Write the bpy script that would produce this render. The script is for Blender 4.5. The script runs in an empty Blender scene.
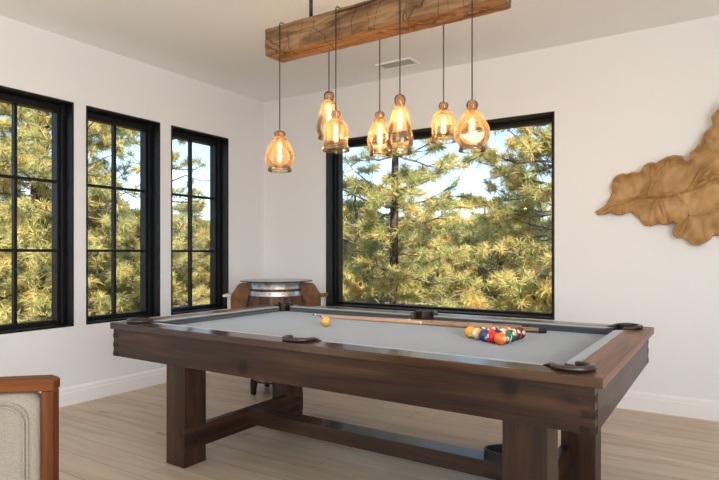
import bpy, bmesh, math, random
import numpy as np
from mathutils import Vector, Matrix, noise

# ------------------------------------------------------------------ camera, world, sun, light, exposure
SC = bpy.context.scene
COL = SC.collection
R = math.radians
TH = R(32.6)
cd = bpy.data.cameras.new('camera'); cam = bpy.data.objects.new('camera', cd); COL.objects.link(cam)
cam.location = (0, 0, 1.19); cam.rotation_euler = (R(90), 0, TH)
cd.sensor_width = 36; cd.lens = 563 / 719 * 36; cd.shift_y = 13 / 719; cd.clip_start = 0.05; cd.clip_end = 600
SC.camera = cam

world = bpy.data.worlds.new('sky'); SC.world = world; world.use_nodes = True
wt = world.node_tree; wt.nodes.clear()
wo = wt.nodes.new('ShaderNodeOutputWorld'); wb = wt.nodes.new('ShaderNodeBackground'); ws = wt.nodes.new('ShaderNodeTexSky')
ws.sky_type = 'NISHITA'; ws.sun_disc = False; ws.sun_elevation = R(40); ws.sun_rotation = R(140)
ws.air_density = 1.0; ws.dust_density = 1.2; ws.ozone_density = 1.5; ws.altitude = 1200
wb.inputs['Strength'].default_value = 0.33
wt.links.new(ws.outputs[0], wb.inputs[0]); wt.links.new(wb.outputs[0], wo.inputs[0])

def light(name, kind, loc, direction, energy, color=(1, 1, 1), size=None, size_y=None, angle=None):
    l = bpy.data.lights.new(name, kind); l.energy = energy; l.color = color
    if kind == 'AREA':
        l.shape = 'RECTANGLE'; l.size = size; l.size_y = size_y
    if angle is not None: l.angle = angle
    o = bpy.data.objects.new(name, l); COL.objects.link(o); o.location = loc
    o.rotation_euler = Vector(direction).to_track_quat('-Z', 'Y').to_euler()
    return o
sun_from = Vector((0.62, -0.62, 0.0)).normalized() * math.cos(R(43)) + Vector((0, 0, math.sin(R(43))))
light('sun', 'SUN', (6, -8, 12), -sun_from, 13.0, (1.0, 0.93, 0.80), angle=R(0.6))
# unseen fill lamps, added outside made-up rear and right wall openings to brighten the room
light('rear_fill_lamp', 'AREA', (-0.9, -3.35, 1.35), (-0.5, 1, 1.6), 48, (0.86, 0.94, 1.0), 5.6, 2.3)
light('side_fill_lamp', 'AREA', (2.75, -1.1, 1.45), (-1, 0.24, 0.95), 240, (0.89, 0.95, 1.0), 3.0, 2.2)

SC.view_settings.view_transform = 'Standard'; SC.view_settings.look = 'None'
SC.view_settings.gamma = 1.0; SC.view_settings.use_curve_mapping = False
SC.view_settings.exposure = 0.0
cy = SC.cycles
cy.use_denoising = True; cy.max_bounces = 10; cy.diffuse_bounces = 5; cy.glossy_bounces = 4
cy.transmission_bounces = 8; cy.transparent_max_bounces = 24
cy.caustics_reflective = False; cy.caustics_refractive = False; cy.sample_clamp_indirect = 4.0

# ------------------------------------------------------------------ helpers
WLOC = {}
def put(o, parent=None):
    COL.objects.link(o)
    if parent is not None: o.parent = parent
    return o
def thing(name, label, cat, loc=(0, 0, 0), rotz=0.0, group=None):
    o = bpy.data.objects.new(name, None); put(o)
    o.location = loc; o.rotation_euler = (0, 0, rotz); o.empty_display_size = 0.1
    tag(o, label, cat, group); WLOC[o.name] = Vector(loc)
    return o
def tag(o, label=None, cat=None, group=None, kind=None):
    if label: o['label'] = label
    if cat: o['category'] = cat
    if group: o['group'] = group
    if kind: o['kind'] = kind
    return o
def obj(name, bm, mats, parent=None, smooth=False, local=False, origin=None, bevel=0.0, seg=2):
    """links bm (world coordinates unless local) as one mesh object; its origin follows its parent"""
    if not isinstance(mats, (list, tuple)): mats = [mats]
    bmesh.ops.recalc_face_normals(bm, faces=bm.faces)
    base = Vector((0, 0, 0))
    if parent is not None and not local: base = WLOC[parent.name]
    off = Vector(origin) if origin is not None else base.copy()
    if not local and off.length: bmesh.ops.translate(bm, verts=bm.verts, vec=-off)
    me = bpy.data.meshes.new(name); bm.to_mesh(me); bm.free()
    for m in mats: me.materials.append(m)
    if smooth: me.polygons.foreach_set('use_smooth', [True] * len(me.polygons))
    o = bpy.data.objects.new(name, me); put(o, parent)
    if not local: o.location = off - base
    WLOC[o.name] = off
    if bevel:
        md = o.modifiers.new('bevel', 'BEVEL'); md.width = bevel; md.segments = seg; md.limit_method = 'ANGLE'; md.angle_limit = R(40)
    return o
def BM(): return bmesh.new()
def box(bm, x0, x1, y0, y1, z0, z1, mi=0):
    v = [bm.verts.new(p) for p in ((x0,y0,z0),(x1,y0,z0),(x1,y1,z0),(x0,y1,z0),(x0,y0,z1),(x1,y0,z1),(x1,y1,z1),(x0,y1,z1))]
    for f in ((0,3,2,1),(4,5,6,7),(0,1,5,4),(1,2,6,5),(2,3,7,6),(3,0,4,7)):
        bm.faces.new([v[i] for i in f]).material_index = mi
    return bm
def prism(bm, pts, z0, z1, mi=0):
    a = [bm.verts.new((p[0], p[1], z0)) for p in pts]; b = [bm.verts.new((p[0], p[1], z1)) for p in pts]
    bm.faces.new(a[::-1]).material_index = mi; bm.faces.new(b).material_index = mi
    n = len(pts)
    for i in range(n): bm.faces.new((a[i], a[(i+1) % n], b[(i+1) % n], b[i])).material_index = mi
    return bm
def lathe(bm, prof, n=32, c=(0, 0, 0), mi=0):
    """closed or open profile [(r,z)...] around the z axis"""
    rings = []
    for r, z in prof:
        if r < 1e-6: rings.append([bm.verts.new((c[0], c[1], c[2]+z))])
        else: rings.append([bm.verts.new((c[0]+r*math.cos(2*math.pi*i/n), c[1]+r*math.sin(2*math.pi*i/n), c[2]+z)) for i in range(n)])
    for a, b in zip(rings, rings[1:]):
        for i in range(n):
            j = (i+1) % n
            if len(a) == 1 and len(b) == 1: continue
            if len(a) == 1: f = (a[0], b[j], b[i])
            elif len(b) == 1: f = (a[i], a[j], b[0])
            else: f = (a[i], a[j], b[j], b[i])
            bm.faces.new(f).material_index = mi
    return bm
def tube(bm, pts, radii, n=8, mi=0, squash=None, cap=True):
    pts = [Vector(p) for p in pts]
    if not isinstance(radii, (list, tuple)): radii = [radii]*len(pts)
    rings = []; ref = None
    for i, p in enumerate(pts):
        t = (pts[min(i+1, len(pts)-1)] - pts[max(i-1, 0)])
        if t.length < 1e-9: t = Vector((0, 0, 1))
        t.normalize()
        if ref is None:
            ref = Vector((0, 0, 1)) if abs(t.z) < 0.9 else Vector((1, 0, 0))
        u = ref - t*ref.dot(t)
        if u.length < 1e-6: u = t.orthogonal()
        u.normalize(); ref = u; w = t.cross(u)
        r = radii[i]; ru, rw = (r if isinstance(r, tuple) else (r, r))
        rings.append([bm.verts.new(p + u*ru*math.cos(2*math.pi*k/n) + w*rw*math.sin(2*math.pi*k/n)) for k in range(n)])
    for a, b in zip(rings, rings[1:]):
        for k in range(n): bm.faces.new((a[k], a[(k+1) % n], b[(k+1) % n], b[k])).material_index = mi
    if cap:
        bm.faces.new(rings[0][::-1]).material_index = mi; bm.faces.new(rings[-1]).material_index = mi
    return bm
def sphere(bm, c, r, u=20, v=14):
    bmesh.ops.create_uvsphere(bm, u_segments=u, v_segments=v, radius=r, matrix=Matrix.Translation(c)); return bm

# ------------------------------------------------------------------ materials
class NT:
    def __init__(s, name):
        s.m = bpy.data.materials.new(name); s.m.use_nodes = True; s.t = s.m.node_tree; s.t.nodes.clear()
        s.out = s.n('OutputMaterial')
    def n(s, kind, **kw):
        nd = s.t.nodes.new('ShaderNode' + kind)
        for k, v in kw.items():
            if k in nd.inputs: nd.inputs[k].default_value = v
            else: setattr(nd, k, v)
        return nd
    def l(s, a, b): s.t.links.new(a, b)
    def coord(s, scale=(1, 1, 1), rot=(0, 0, 0)):
        tc = s.n('TexCoord'); mp = s.n('Mapping'); mp.inputs['Scale'].default_value = scale; mp.inputs['Rotation'].default_value = rot
        s.l(tc.outputs['Object'], mp.inputs['Vector']); return mp.outputs['Vector']
    def ramp(s, fac, stops):
        r = s.n('ValToRGB'); e = r.color_ramp.elements
        while len(e) < len(stops): e.new(0.5)
        for el, (p, c) in zip(e, stops): el.position = p; el.color = (*c, 1)
        s.l(fac, r.inputs['Fac']); return r.outputs['Color']
    def bsdf(s, **kw):
        b = s.n('BsdfPrincipled')
        for k, v in kw.items(): b.inputs[k].default_value = v
        s.l(b.outputs[0], s.out.inputs['Surface']); return b
    def bump(s, h, b, strength=0.2, dist=0.01):
        bp = s.n('Bump'); bp.inputs['Strength'].default_value = strength; bp.inputs['Distance'].default_value = dist
        s.l(h, bp.inputs['Height']); s.l(bp.outputs[0], b.inputs['Normal'])
def flat(name, c, rough=0.5, metal=0.0, spec=0.5, coat=0.0):
    m = NT(name); b = m.bsdf(Roughness=rough, Metallic=metal)
    b.inputs['Specular IOR Level'].default_value = spec; b.inputs['Coat Weight'].default_value = coat
    nz = m.n('TexNoise'); nz.inputs['Scale'].default_value = 9; m.l(m.coord(), nz.inputs['Vector'])
    m.l(m.ramp(nz.outputs['Fac'], [(0.3, tuple(x*0.93 for x in c)), (0.7, tuple(min(1, x*1.05) for x in c))]), b.inputs['Base Color'])
    return m.m
def paint(name, c, rough=0.6):
    m = NT(name); b = m.bsdf(Roughness=rough); b.inputs['Base Color'].default_value = (*c, 1)
    b.inputs['Specular IOR Level'].default_value = 0.3
    nz = m.n('TexNoise'); nz.inputs['Scale'].default_value = 180; m.l(m.coord(), nz.inputs['Vector'])
    m.bump(nz.outputs['Fac'], b, 0.05, 0.002); return m.m
def wood(name, dark, mid, lite, axis=0, rough=0.35, coat=0.0, grain=1.0, knots=False, bump=0.08, spec=0.5, spots=()):
    m = NT(name); b = m.bsdf(Roughness=rough); b.inputs['Coat Weight'].default_value = coat; b.inputs['Coat Roughness'].default_value = 0.13
    b.inputs['Specular IOR Level'].default_value = spec
    s = [9*grain]*3; s[axis] = 0.7*grain
    v = m.coord(tuple(s)); n1 = m.n('TexNoise'); n1.inputs['Scale'].default_value = 1.6; n1.inputs['Detail'].default_value = 6; n1.inputs['Distortion'].default_value = 0.6
    m.l(v, n1.inputs['Vector'])
    s2 = [70*grain]*3; s2[axis] = 2.0*grain
    n2 = m.n('TexNoise'); n2.inputs['Scale'].default_value = 2.2; n2.inputs['Detail'].default_value = 3; m.l(m.coord(tuple(s2)), n2.inputs['Vector'])
    mx = m.n('Math', operation='MULTIPLY_ADD'); mx.inputs[1].default_value = 0.35
    m.l(n2.outputs['Fac'], mx.inputs[0]); m.l(n1.outputs['Fac'], mx.inputs[2])
    col = m.ramp(mx.outputs[0], [(0.45, dark), (0.66, mid), (0.88, lite)])
    if knots:
        sk = [3.2]*3; sk[axis] = 1.5
        vo = m.n('TexVoronoi'); vo.inputs['Scale'].default_value = 1.0; m.l(m.coord(tuple(sk)), vo.inputs['Vector'])
        kr = m.ramp(vo.outputs['Distance'], [(0.05, (0.25, 0.22, 0.2)), (0.10, (1, 1, 1))])
        mm = m.n('MixRGB', blend_type='MULTIPLY'); mm.inputs[0].default_value = 0.8
        m.l(col, mm.inputs[1]); m.l(kr, mm.inputs[2]); col = mm.outputs[0]
    for sx, sy, sz in spots:                            # a dark knot in one board
        ds = m.n('VectorMath', operation='DISTANCE'); wv = m.n('VectorMath', operation='MULTIPLY_ADD'); wv.inputs[1].default_value = (0.02, 0.02, 0.02)
        m.l(n1.outputs['Color'], wv.inputs[0]); m.l(m.coord(), wv.inputs[2])
        m.l(wv.outputs[0], ds.inputs[0]); ds.inputs[1].default_value = (sx, sy, sz)
        kr = m.ramp(ds.outputs['Value'], [(0.008, (0.15, 0.12, 0.10)), (0.016, (0.42, 0.38, 0.35)), (0.019, (0.2, 0.17, 0.15)), (0.045, (1, 1, 1))])
        mm = m.n('MixRGB', blend_type='MULTIPLY'); mm.inputs[0].default_value = 1.0
        m.l(col, mm.inputs[1]); m.l(kr, mm.inputs[2]); col = mm.outputs[0]
    m.l(col, b.inputs['Base Color'])
    m.bump(n2.outputs['Fac'], b, bump, 0.004); return m.m
def emit(name, c, s):
    m = NT(name); e = m.n('Emission'); e.inputs[0].default_value = (*c, 1); e.inputs[1].default_value = s
    m.l(e.outputs[0], m.out.inputs['Surface']); return m.m
def clear_glass(name, tint=(1, 1, 1), refl=1.0, milk=0.0, milkc=(1, 1, 1)):
    m = NT(name); tr = m.n('BsdfTransparent'); tr.inputs[0].default_value = (*tint, 1)
    gl = m.n('BsdfGlossy'); gl.inputs['Roughness'].default_value = 0.03
    fr = m.n('Fresnel'); fr.inputs[0].default_value = 1.45
    k = m.n('Math', operation='MULTIPLY'); k.inputs[1].default_value = refl; m.l(fr.outputs[0], k.inputs[0])
    mx = m.n('MixShader'); m.l(k.outputs[0], mx.inputs[0])
    src = tr.outputs[0]
    if milk:
        tl = m.n('BsdfTranslucent'); tl.inputs[0].default_value = (*milkc, 1)
        lw = m.n('LayerWeight'); lw.inputs[0].default_value = 0.35
        ml = m.n('Math', operation='MULTIPLY_ADD'); ml.inputs[1].default_value = 0.15; ml.inputs[2].default_value = milk
        m.l(lw.outputs['Facing'], ml.inputs[0])
        m2 = m.n('MixShader'); m.l(ml.outputs[0], m2.inputs[0]); m.l(src, m2.inputs[1]); m.l(tl.outputs[0], m2.inputs[2]); src = m2.outputs[0]
    m.l(src, mx.inputs[1]); m.l(gl.outputs[0], mx.inputs[2]); m.l(mx.outputs[0], m.out.inputs['Surface']); return m.m

def floor_mat():
    m = NT('oak_planks'); b = m.bsdf(Roughness=0.36); b.inputs['Specular IOR Level'].default_value = 0.5
    v = m.coord()
    br = m.n('TexBrick'); br.offset = 0.37; br.inputs['Scale'].default_value = 1.0
    br.inputs['Brick Width'].default_value = 1.9; br.inputs['Row Height'].default_value = 0.19
    br.inputs['Mortar Size'].default_value = 0.0018; br.inputs['Mortar Smooth'].default_value = 0.2; br.inputs['Bias'].default_value = -0.1
    br.inputs['Color1'].default_value = (0.0, 0.0, 0.0, 1); br.inputs['Color2'].default_value = (1, 1, 1, 1); br.inputs['Mortar'].default_value = (0.5, 0.5, 0.5, 1)
    m.l(v, br.inputs['Vector'])
    n1 = m.n('TexNoise'); n1.inputs['Scale'].default_value = 1.5; n1.inputs['Detail'].default_value = 7; n1.inputs['Distortion'].default_value = 0.8
    m.l(m.coord((0.9, 9, 1)), n1.inputs['Vector'])
    mx = m.n('Math', operation='MULTIPLY_ADD'); mx.inputs[1].default_value = 0.22; m.l(br.outputs['Color'], mx.inputs[0]); m.l(n1.outputs['Fac'], mx.inputs[2])
    col = m.ramp(mx.outputs[0], [(0.30, (0.40, 0.292, 0.186)), (0.58, (0.535, 0.420, 0.293)), (0.9, (0.62, 0.505, 0.370))])
    mm = m.n('MixRGB', blend_type='MIX'); mm.inputs[2].default_value = (0.16, 0.11, 0.075, 1)
    m.l(br.outputs['Fac'], mm.inputs[0]); m.l(col, mm.inputs[1]); 
    vo = m.n('TexVoronoi'); vo.inputs['Scale'].default_value = 1.0; m.l(m.coord((1.1, 3.1, 1)), vo.inputs['Vector'])
    kr = m.ramp(vo.outputs['Distance'], [(0.03, (0.45, 0.38, 0.33)), (0.10, (1, 1, 1))])
    m3 = m.n('MixRGB', blend_type='MULTIPLY'); m3.inputs[0].default_value = 0.7; m.l(mm.outputs[0], m3.inputs[1]); m.l(kr, m3.inputs[2])
    m.l(m3.outputs[0], b.inputs['Base Color'])
    m.bump(n1.outputs['Fac'], b, 0.04, 0.004); return m.m
M = {}
KX1, KX2 = -0.264, 0.993
M['wall'] = paint('white_wall_paint', (0.775, 0.775, 0.785))
M['ceiling'] = paint('white_ceiling_paint', (0.90, 0.91, 0.935), 0.8)
M['trimwhite'] = paint('white_gloss_trim', (0.83, 0.81, 0.80), 0.35)
M['floor'] = floor_mat()
M['frame'] = flat('black_window_frame', (0.006, 0.0065, 0.0075), 0.42, 0.0, 0.3)
M['muntin'] = flat('black_muntin', (0.006, 0.007, 0.008), 0.45, 0.0, 0.3)
M['pane'] = clear_glass('window_glass', (0.97, 0.985, 0.98), 0.3)
TD, TMD, TL = (0.010, 0.0050, 0.0030), (0.031, 0.0138, 0.0068), (0.074, 0.032, 0.0135)
M['tabX'] = wood('stained_wood_long', TD, TMD, TL, 0, 0.38, 0.12, 1.0, True, 0.05, 0.22)
M['tabY'] = wood('stained_wood_cross', TD, TMD, TL, 1, 0.38, 0.12, 1.0, True, 0.05, 0.22)
M['tabZ'] = wood('stained_wood_upright', TD, TMD, TL, 2, 0.38, 0.05, 1.0, False, 0.05, 0.3)
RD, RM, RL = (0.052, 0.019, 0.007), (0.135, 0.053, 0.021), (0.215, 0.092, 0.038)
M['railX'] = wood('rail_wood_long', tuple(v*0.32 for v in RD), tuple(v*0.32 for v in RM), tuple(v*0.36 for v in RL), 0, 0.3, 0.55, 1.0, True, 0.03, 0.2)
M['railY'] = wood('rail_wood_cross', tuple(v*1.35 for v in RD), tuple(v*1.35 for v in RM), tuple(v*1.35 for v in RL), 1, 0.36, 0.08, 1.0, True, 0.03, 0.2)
M['stretch'] = wood('stained_wood_polished', TD, TMD, TL, 0, 0.4, 0.5, 1.0, True, 0.03, 0.3)
M['apronX'] = wood('stained_wood_apron', TD, TMD, TL, 0, 0.38, 0.12, 1.0, True, 0.05, 0.22, [(KX1, -0.712, 0.672), (KX2, -0.712, 0.738)])
M['joint'] = wood('end_grain_wood', (0.010, 0.006, 0.004), (0.026, 0.014, 0.009), (0.05, 0.026, 0.016), 1, 0.6, 0.0, 1.0, False, 0.05, 0.12)
M['leather'] = flat('dark_brown_leather', (0.022, 0.014, 0.010), 0.32, coat=0.3)
M['bolt'] = flat('black_iron_bolt', (0.01, 0.01, 0.01), 0.4, 0.6)
def cloth(name, c, sc=700, sheen=0.25):
    m = NT(name); b = m.bsdf(Roughness=0.95); b.inputs['Sheen Weight'].default_value = sheen; b.inputs['Specular IOR Level'].default_value = 0.2
    nz = m.n('TexNoise'); nz.inputs['Scale'].default_value = sc; nz.inputs['Detail'].default_value = 2; m.l(m.coord(), nz.inputs['Vector'])
    m.l(m.ramp(nz.outputs['Fac'], [(0.3, tuple(x*0.86 for x in c)), (0.7, tuple(min(1, x*1.12) for x in c))]), b.inputs['Base Color'])
    m.bump(nz.outputs['Fac'], b, 0.12, 0.001); return m.m
M['felt'] = cloth('grey_billiard_cloth', (0.052, 0.062, 0.067), 700, 0.58)

# ------------------------------------------------------------------ room shell
XL, YB, ZC = -4.295, 4.73, 2.875
XR, YR = 2.6, -3.2
WT = 0.26
LWIN = [(1.80, 2.53), (2.631, 3.345), (3.464, 4.192)]
LZ0, LZ1 = 0.612, 2.379
BX0, BX1, BZ0, BZ1 = -3.438, -1.135, 0.641, 2.349
def structure(name, bm, m, bevel=0.0, **kw):
    o = obj(name, bm, m, bevel=bevel, **kw); o['kind'] = 'structure'; return o
structure('floor', box(BM(), XL-WT, XR+0.2, YR-0.2, YB+WT, -0.25, 0), M['floor'])
structure('ceiling', box(BM(), XL-WT-0.3, XR+0.4, YR-0.4, YB+WT+0.3, ZC, ZC+0.3), M['ceiling'])
def wall_with_holes(a0, a1, z0, z1, holes, mk):
    """boxes between the holes along one axis; holes = [(b0,b1,h0,h1)]"""
    bm = BM(); a = a0
    for b0, b1, h0, h1 in holes:
        mk(bm, a, b0, z0, z1); mk(bm, b0, b1, z0, h0); mk(bm, b0, b1, h1, z1); a = b1
    mk(bm, a, a1, z0, z1); return bm
structure('wall_left', wall_with_holes(YR, YB+WT, 0, ZC, [(a, b, LZ0, LZ1) for a, b in LWIN],
          lambda bm, a, b, c, d: box(bm, XL-WT, XL, a, b, c, d)), M['wall'])
structure('wall_back', wall_with_holes(XL, XR, 0, ZC, [(BX0, BX1, BZ0, BZ1)],
          lambda bm, a, b, c, d: box(bm, a, b, YB, YB+WT, c, d)), M['wall'])
structure('wall_right', wall_with_holes(YR, YB+WT, 0, ZC, [(-2.6, 0.4, 0.35, 2.55)],  # out-of-view opening, added to let the side fill lamp in
          lambda bm, a, b, c, d: box(bm, XR, XR+0.2, a, b, c, d)), M['wall'])
structure('wall_rear', wall_with_holes(XL, XR, 0, ZC, [(-3.7, 1.9, 0.3, 2.6)],  # out-of-view opening, added to let the rear fill lamp in
          lambda bm, a, b, c, d: box(bm, a, b, YR-0.2, YR, c, d)), M['wall'])
def baseboard(name, horiz):
    bm = BM(); prof = [(0, 0), (0.016, 0), (0.016, 0.098), (0.012, 0.104), (0.012, 0.122), (0.008, 0.134), (0.004, 0.141), (0, 0.141)]
    if horiz:   # along back wall
        a = [bm.verts.new((XL, YB-p, z)) for p, z in prof]; b = [bm.verts.new((XR, YB-p, z)) for p, z in prof]
    else:
        a = [bm.verts.new((XL+p, YR, z)) for p, z in prof]; b = [bm.verts.new((XL+p, YB, z)) for p, z in prof]
    n = len(prof)
    for i in range(n): bm.faces.new((a[i], a[(i+1) % n], b[(i+1) % n], b[i]))
    bm.faces.new(a); bm.faces.new(b[::-1])
    structure(name, bm, M['trimwhite'])
baseboard('baseboard_back', True); baseboard('baseboard_left', False)

def window(n, mapf, a0, a1, z0, z1, cols, rows, wf, wb, wtop, depth=0.165):
    """mapf(a, e, z): a along the wall, e outwards from the inner wall face"""
    def bx(bm, p0, p1, e0, e1, q0, q1):
        c = [mapf(p0, e0, q0), mapf(p1, e1, q1)]
        lo = [min(c[0][i], c[1][i]) for i in range(3)]; hi = [max(c[0][i], c[1][i]) for i in range(3)]
        box(bm, lo[0], hi[0], lo[1], hi[1], lo[2], hi[2])
    root = bpy.data.objects.new('window_%d' % n, None); put(root); root['kind'] = 'structure'
    ori = mapf((a0+a1)/2, 0.0, z0); root.location = ori; WLOC[root.name] = Vector(ori)
    t = 0.016; bm = BM()
    bx(bm, a0, a0+t, -0.002, WT, z0, z1); bx(bm, a1-t, a1, -0.002, WT, z0, z1)
    bx(bm, a0+t, a1-t, -0.002, WT, z1-t, z1); bx(bm, a0+t, a1-t, -0.002, WT, z0, z0+t)
    obj('window_jamb', bm, M['frame'], root, bevel=0.002)
    i0, i1, j0, j1 = a0+wf, a1-wf, z0+wb, z1-wtop
    bm = BM(); e0, e1 = depth-0.045, depth+0.035
    bx(bm, a0+t, i0, e0, e1, z0+t, z1-t); bx(bm, i1, a1-t, e0, e1, z0+t, z1-t)
    bx(bm, i0, i1, e0, e1, z0+t, j0); bx(bm, i0, i1, e0, e1, j1, z1-t)
    # stepped glazing bead
    bx(bm, a0+t, i0-0.022, e0-0.03, e0, z0+t, z1-t); bx(bm, i1+0.022, a1-t, e0-0.03, e0, z0+t, z1-t)
    obj('window_sash', bm, M['frame'], root, bevel=0.003)
    if cols*rows > 1:
        bm = BM(); w = 0.011
        for c in range(1, cols):
            m_ = i0 + (i1-i0)*c/cols; bx(bm, m_-w, m_+w, depth-0.02, depth+0.02, j0, j1)
        for r in range(1, rows):
            m_ = j0 + (j1-j0)*r/rows; bx(bm, i0, i1, depth-0.019, depth+0.019, m_-w, m_+w)
        obj('window_muntin', bm, M['muntin'], root)
    bm = BM(); bx(bm, i0-0.004, i1+0.004, depth+0.001, depth+0.006, j0-0.004, j1+0.004)
    obj('window_pane', bm, M['pane'], root)
    return root
for k, (a, b) in enumerate(LWIN):
    window(k+1, lambda p, e, q: (XL-e, p, q), a, b, LZ0, LZ1, 2, 3, 0.068, 0.048, 0.072)
window(4, lambda p, e, q: (p, YB+e, q), BX0, BX1, BZ0, BZ1, 1, 1, 0.060, 0.036, 0.050, 0.19)
# ceiling vent
vt = thing('ceiling_vent', 'white rectangular air vent in the ceiling behind the hanging lamps', 'vent', (-2.42, 4.40, ZC-0.02))
bm = BM(); x0, x1, y0, y1 = -2.57, -2.26, 4.33, 4.47
for q in ((x0-.02, x1+.02, y0-.02, y0), (x0-.02, x1+.02, y1, y1+.02), (x0-.02, x0, y0, y1), (x1, x1+.02, y0, y1)): box(bm, *q, ZC-0.012, ZC)
obj('vent_frame', bm, M['trimwhite'], vt)
bm = BM()
for i in range(15):
    x = x0 + (i+0.5)*(x1-x0)/15; box(bm, x-0.0048, x+0.0048, y0, y1, ZC-0.0045, ZC-0.0025)
obj('louvre', bm, M['trimwhite'], vt)
obj('vent_backing', box(BM(), x0, x1, y0, y1, ZC-0.002, ZC), flat('vent_dark', (0.03, 0.03, 0.03), 0.8), vt)

# ------------------------------------------------------------------ pool table
PX0, PX1, PY0, PY1, ZT = -2.872, -0.297, 1.892, 3.342, 0.800
XA, XB, YA, YC = -2.752, -0.413, 2.006, 3.228       # inner edge of the wooden rails
NXA, NXB, NYA, NYC = -2.700, -0.465, 2.058, 3.176   # cushion noses
XM = (XA+XB)/2; RC, RS = 0.058, 0.066; ZBED = 0.760
pt = thing('pool_table', 'large dark-stained wooden pool table with grey cloth and trestle base', 'pool table', (XM, (PY0+PY1)/2, 0))
def arc(c, r, a0, a1, n=10): return [(c[0]+r*math.cos(R(a0+(a1-a0)*i/n)), c[1]+r*math.sin(R(a0+(a1-a0)*i/n))) for i in range(n+1)]
# bed (cloth) with the pocket cut-outs
out = []
out += arc((XA, YA), RC, 90, 0)
out += arc((XM, YA-0.012), RS, 168, 12); out += arc((XB, YA), RC, 180, 90)
out += arc((XB, YC), RC, 270, 180)
out += arc((XM, YC+0.012), RS, 348, 192); out += arc((XA, YC), RC, 0, -90)
obj('bed_cloth', prism(BM(), out, ZBED-0.03, ZBED), M['felt'], pt)
d = RC*math.sqrt(0.5)
def rail_long(y_out, y_in, s):
    # s=+1 near rail (inner edge towards +y), -1 far rail
    p = [(PX0, y_out), (PX1, y_out)]
    f = lambda l: [(x, y_in + s*(y-0)) for x, y in l]
    p += f(arc((XB, 0), RC, -45, -180)); p += f(arc((XM, -0.012), RS, 12, -192, 16)); p += f(arc((XA, 0), RC, 0, -135))
    return p
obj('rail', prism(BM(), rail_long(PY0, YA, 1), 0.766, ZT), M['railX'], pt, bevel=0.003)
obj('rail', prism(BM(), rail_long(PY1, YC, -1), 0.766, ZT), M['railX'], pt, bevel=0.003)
def rail_end(x_out, x_in, s):
    p = [(x_out, PY0)] + [(x_in + s*x, y) for x, y in [(0+RC*math.cos(R(a)), YA+RC*math.sin(R(a))) for a in [225-135*i/10 for i in range(11)]]]
    p += [(x_in + s*x, y) for x, y in [(RC*math.cos(R(a)), YC+RC*math.sin(R(a))) for a in [270-135*i/10 for i in range(11)]]]
    p += [(x_out, PY1)]; return p
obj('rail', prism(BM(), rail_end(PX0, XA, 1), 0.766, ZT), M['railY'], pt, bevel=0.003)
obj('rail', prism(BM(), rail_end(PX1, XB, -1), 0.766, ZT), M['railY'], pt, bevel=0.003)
# cushions
def cushion(p0, p1, q0, q1):
    """p0-p1 back edge on the rail, q0-q1 nose edge"""
    bm = BM()
    def lerp(a, b, t): return (a[0]+(b[0]-a[0])*t, a[1]+(b[1]-a[1])*t)
    rows = [(p0, p1, ZT-0.001), (lerp(p0, q0, .9), lerp(p1, q1, .9), ZT-0.004), (q0, q1, ZT-0.008), (lerp(p0, q0, .96), lerp(p1, q1, .96), ZT-0.018), (lerp(p0, q0, .55), lerp(p1, q1, .55), ZBED+0.001), (p0, p1, ZBED+0.001)]
    a = [bm.verts.new((*r[0], r[2])) for r in rows]; b = [bm.verts.new((*r[1], r[2])) for r in rows]; n = len(rows)
    for i in range(n): bm.faces.new((a[i], a[(i+1) % n], b[(i+1) % n], b[i]))
    bm.faces.new(a); bm.faces.new(b[::-1]); obj('cushion', bm, M['felt'], pt)
g, gs, k1, k2 = RC+0.004, RS+0.004, 0.045, 0.018
for y, ny in ((YA, NYA), (YC, NYC)):
    cushion((XA+g, y), (XM-gs, y), (XA+g+k1, ny), (XM-gs-k2, ny)); cushion((XM+gs, y), (XB-g, y), (XM+gs+k2, ny), (XB-g-k1, ny))
for x, nx in ((XA, NXA), (XB, NXB)):
    cushion((x, YA+g), (x, YC-g), (nx, YA+g+k1), (nx, YC-g-k1))
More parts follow.
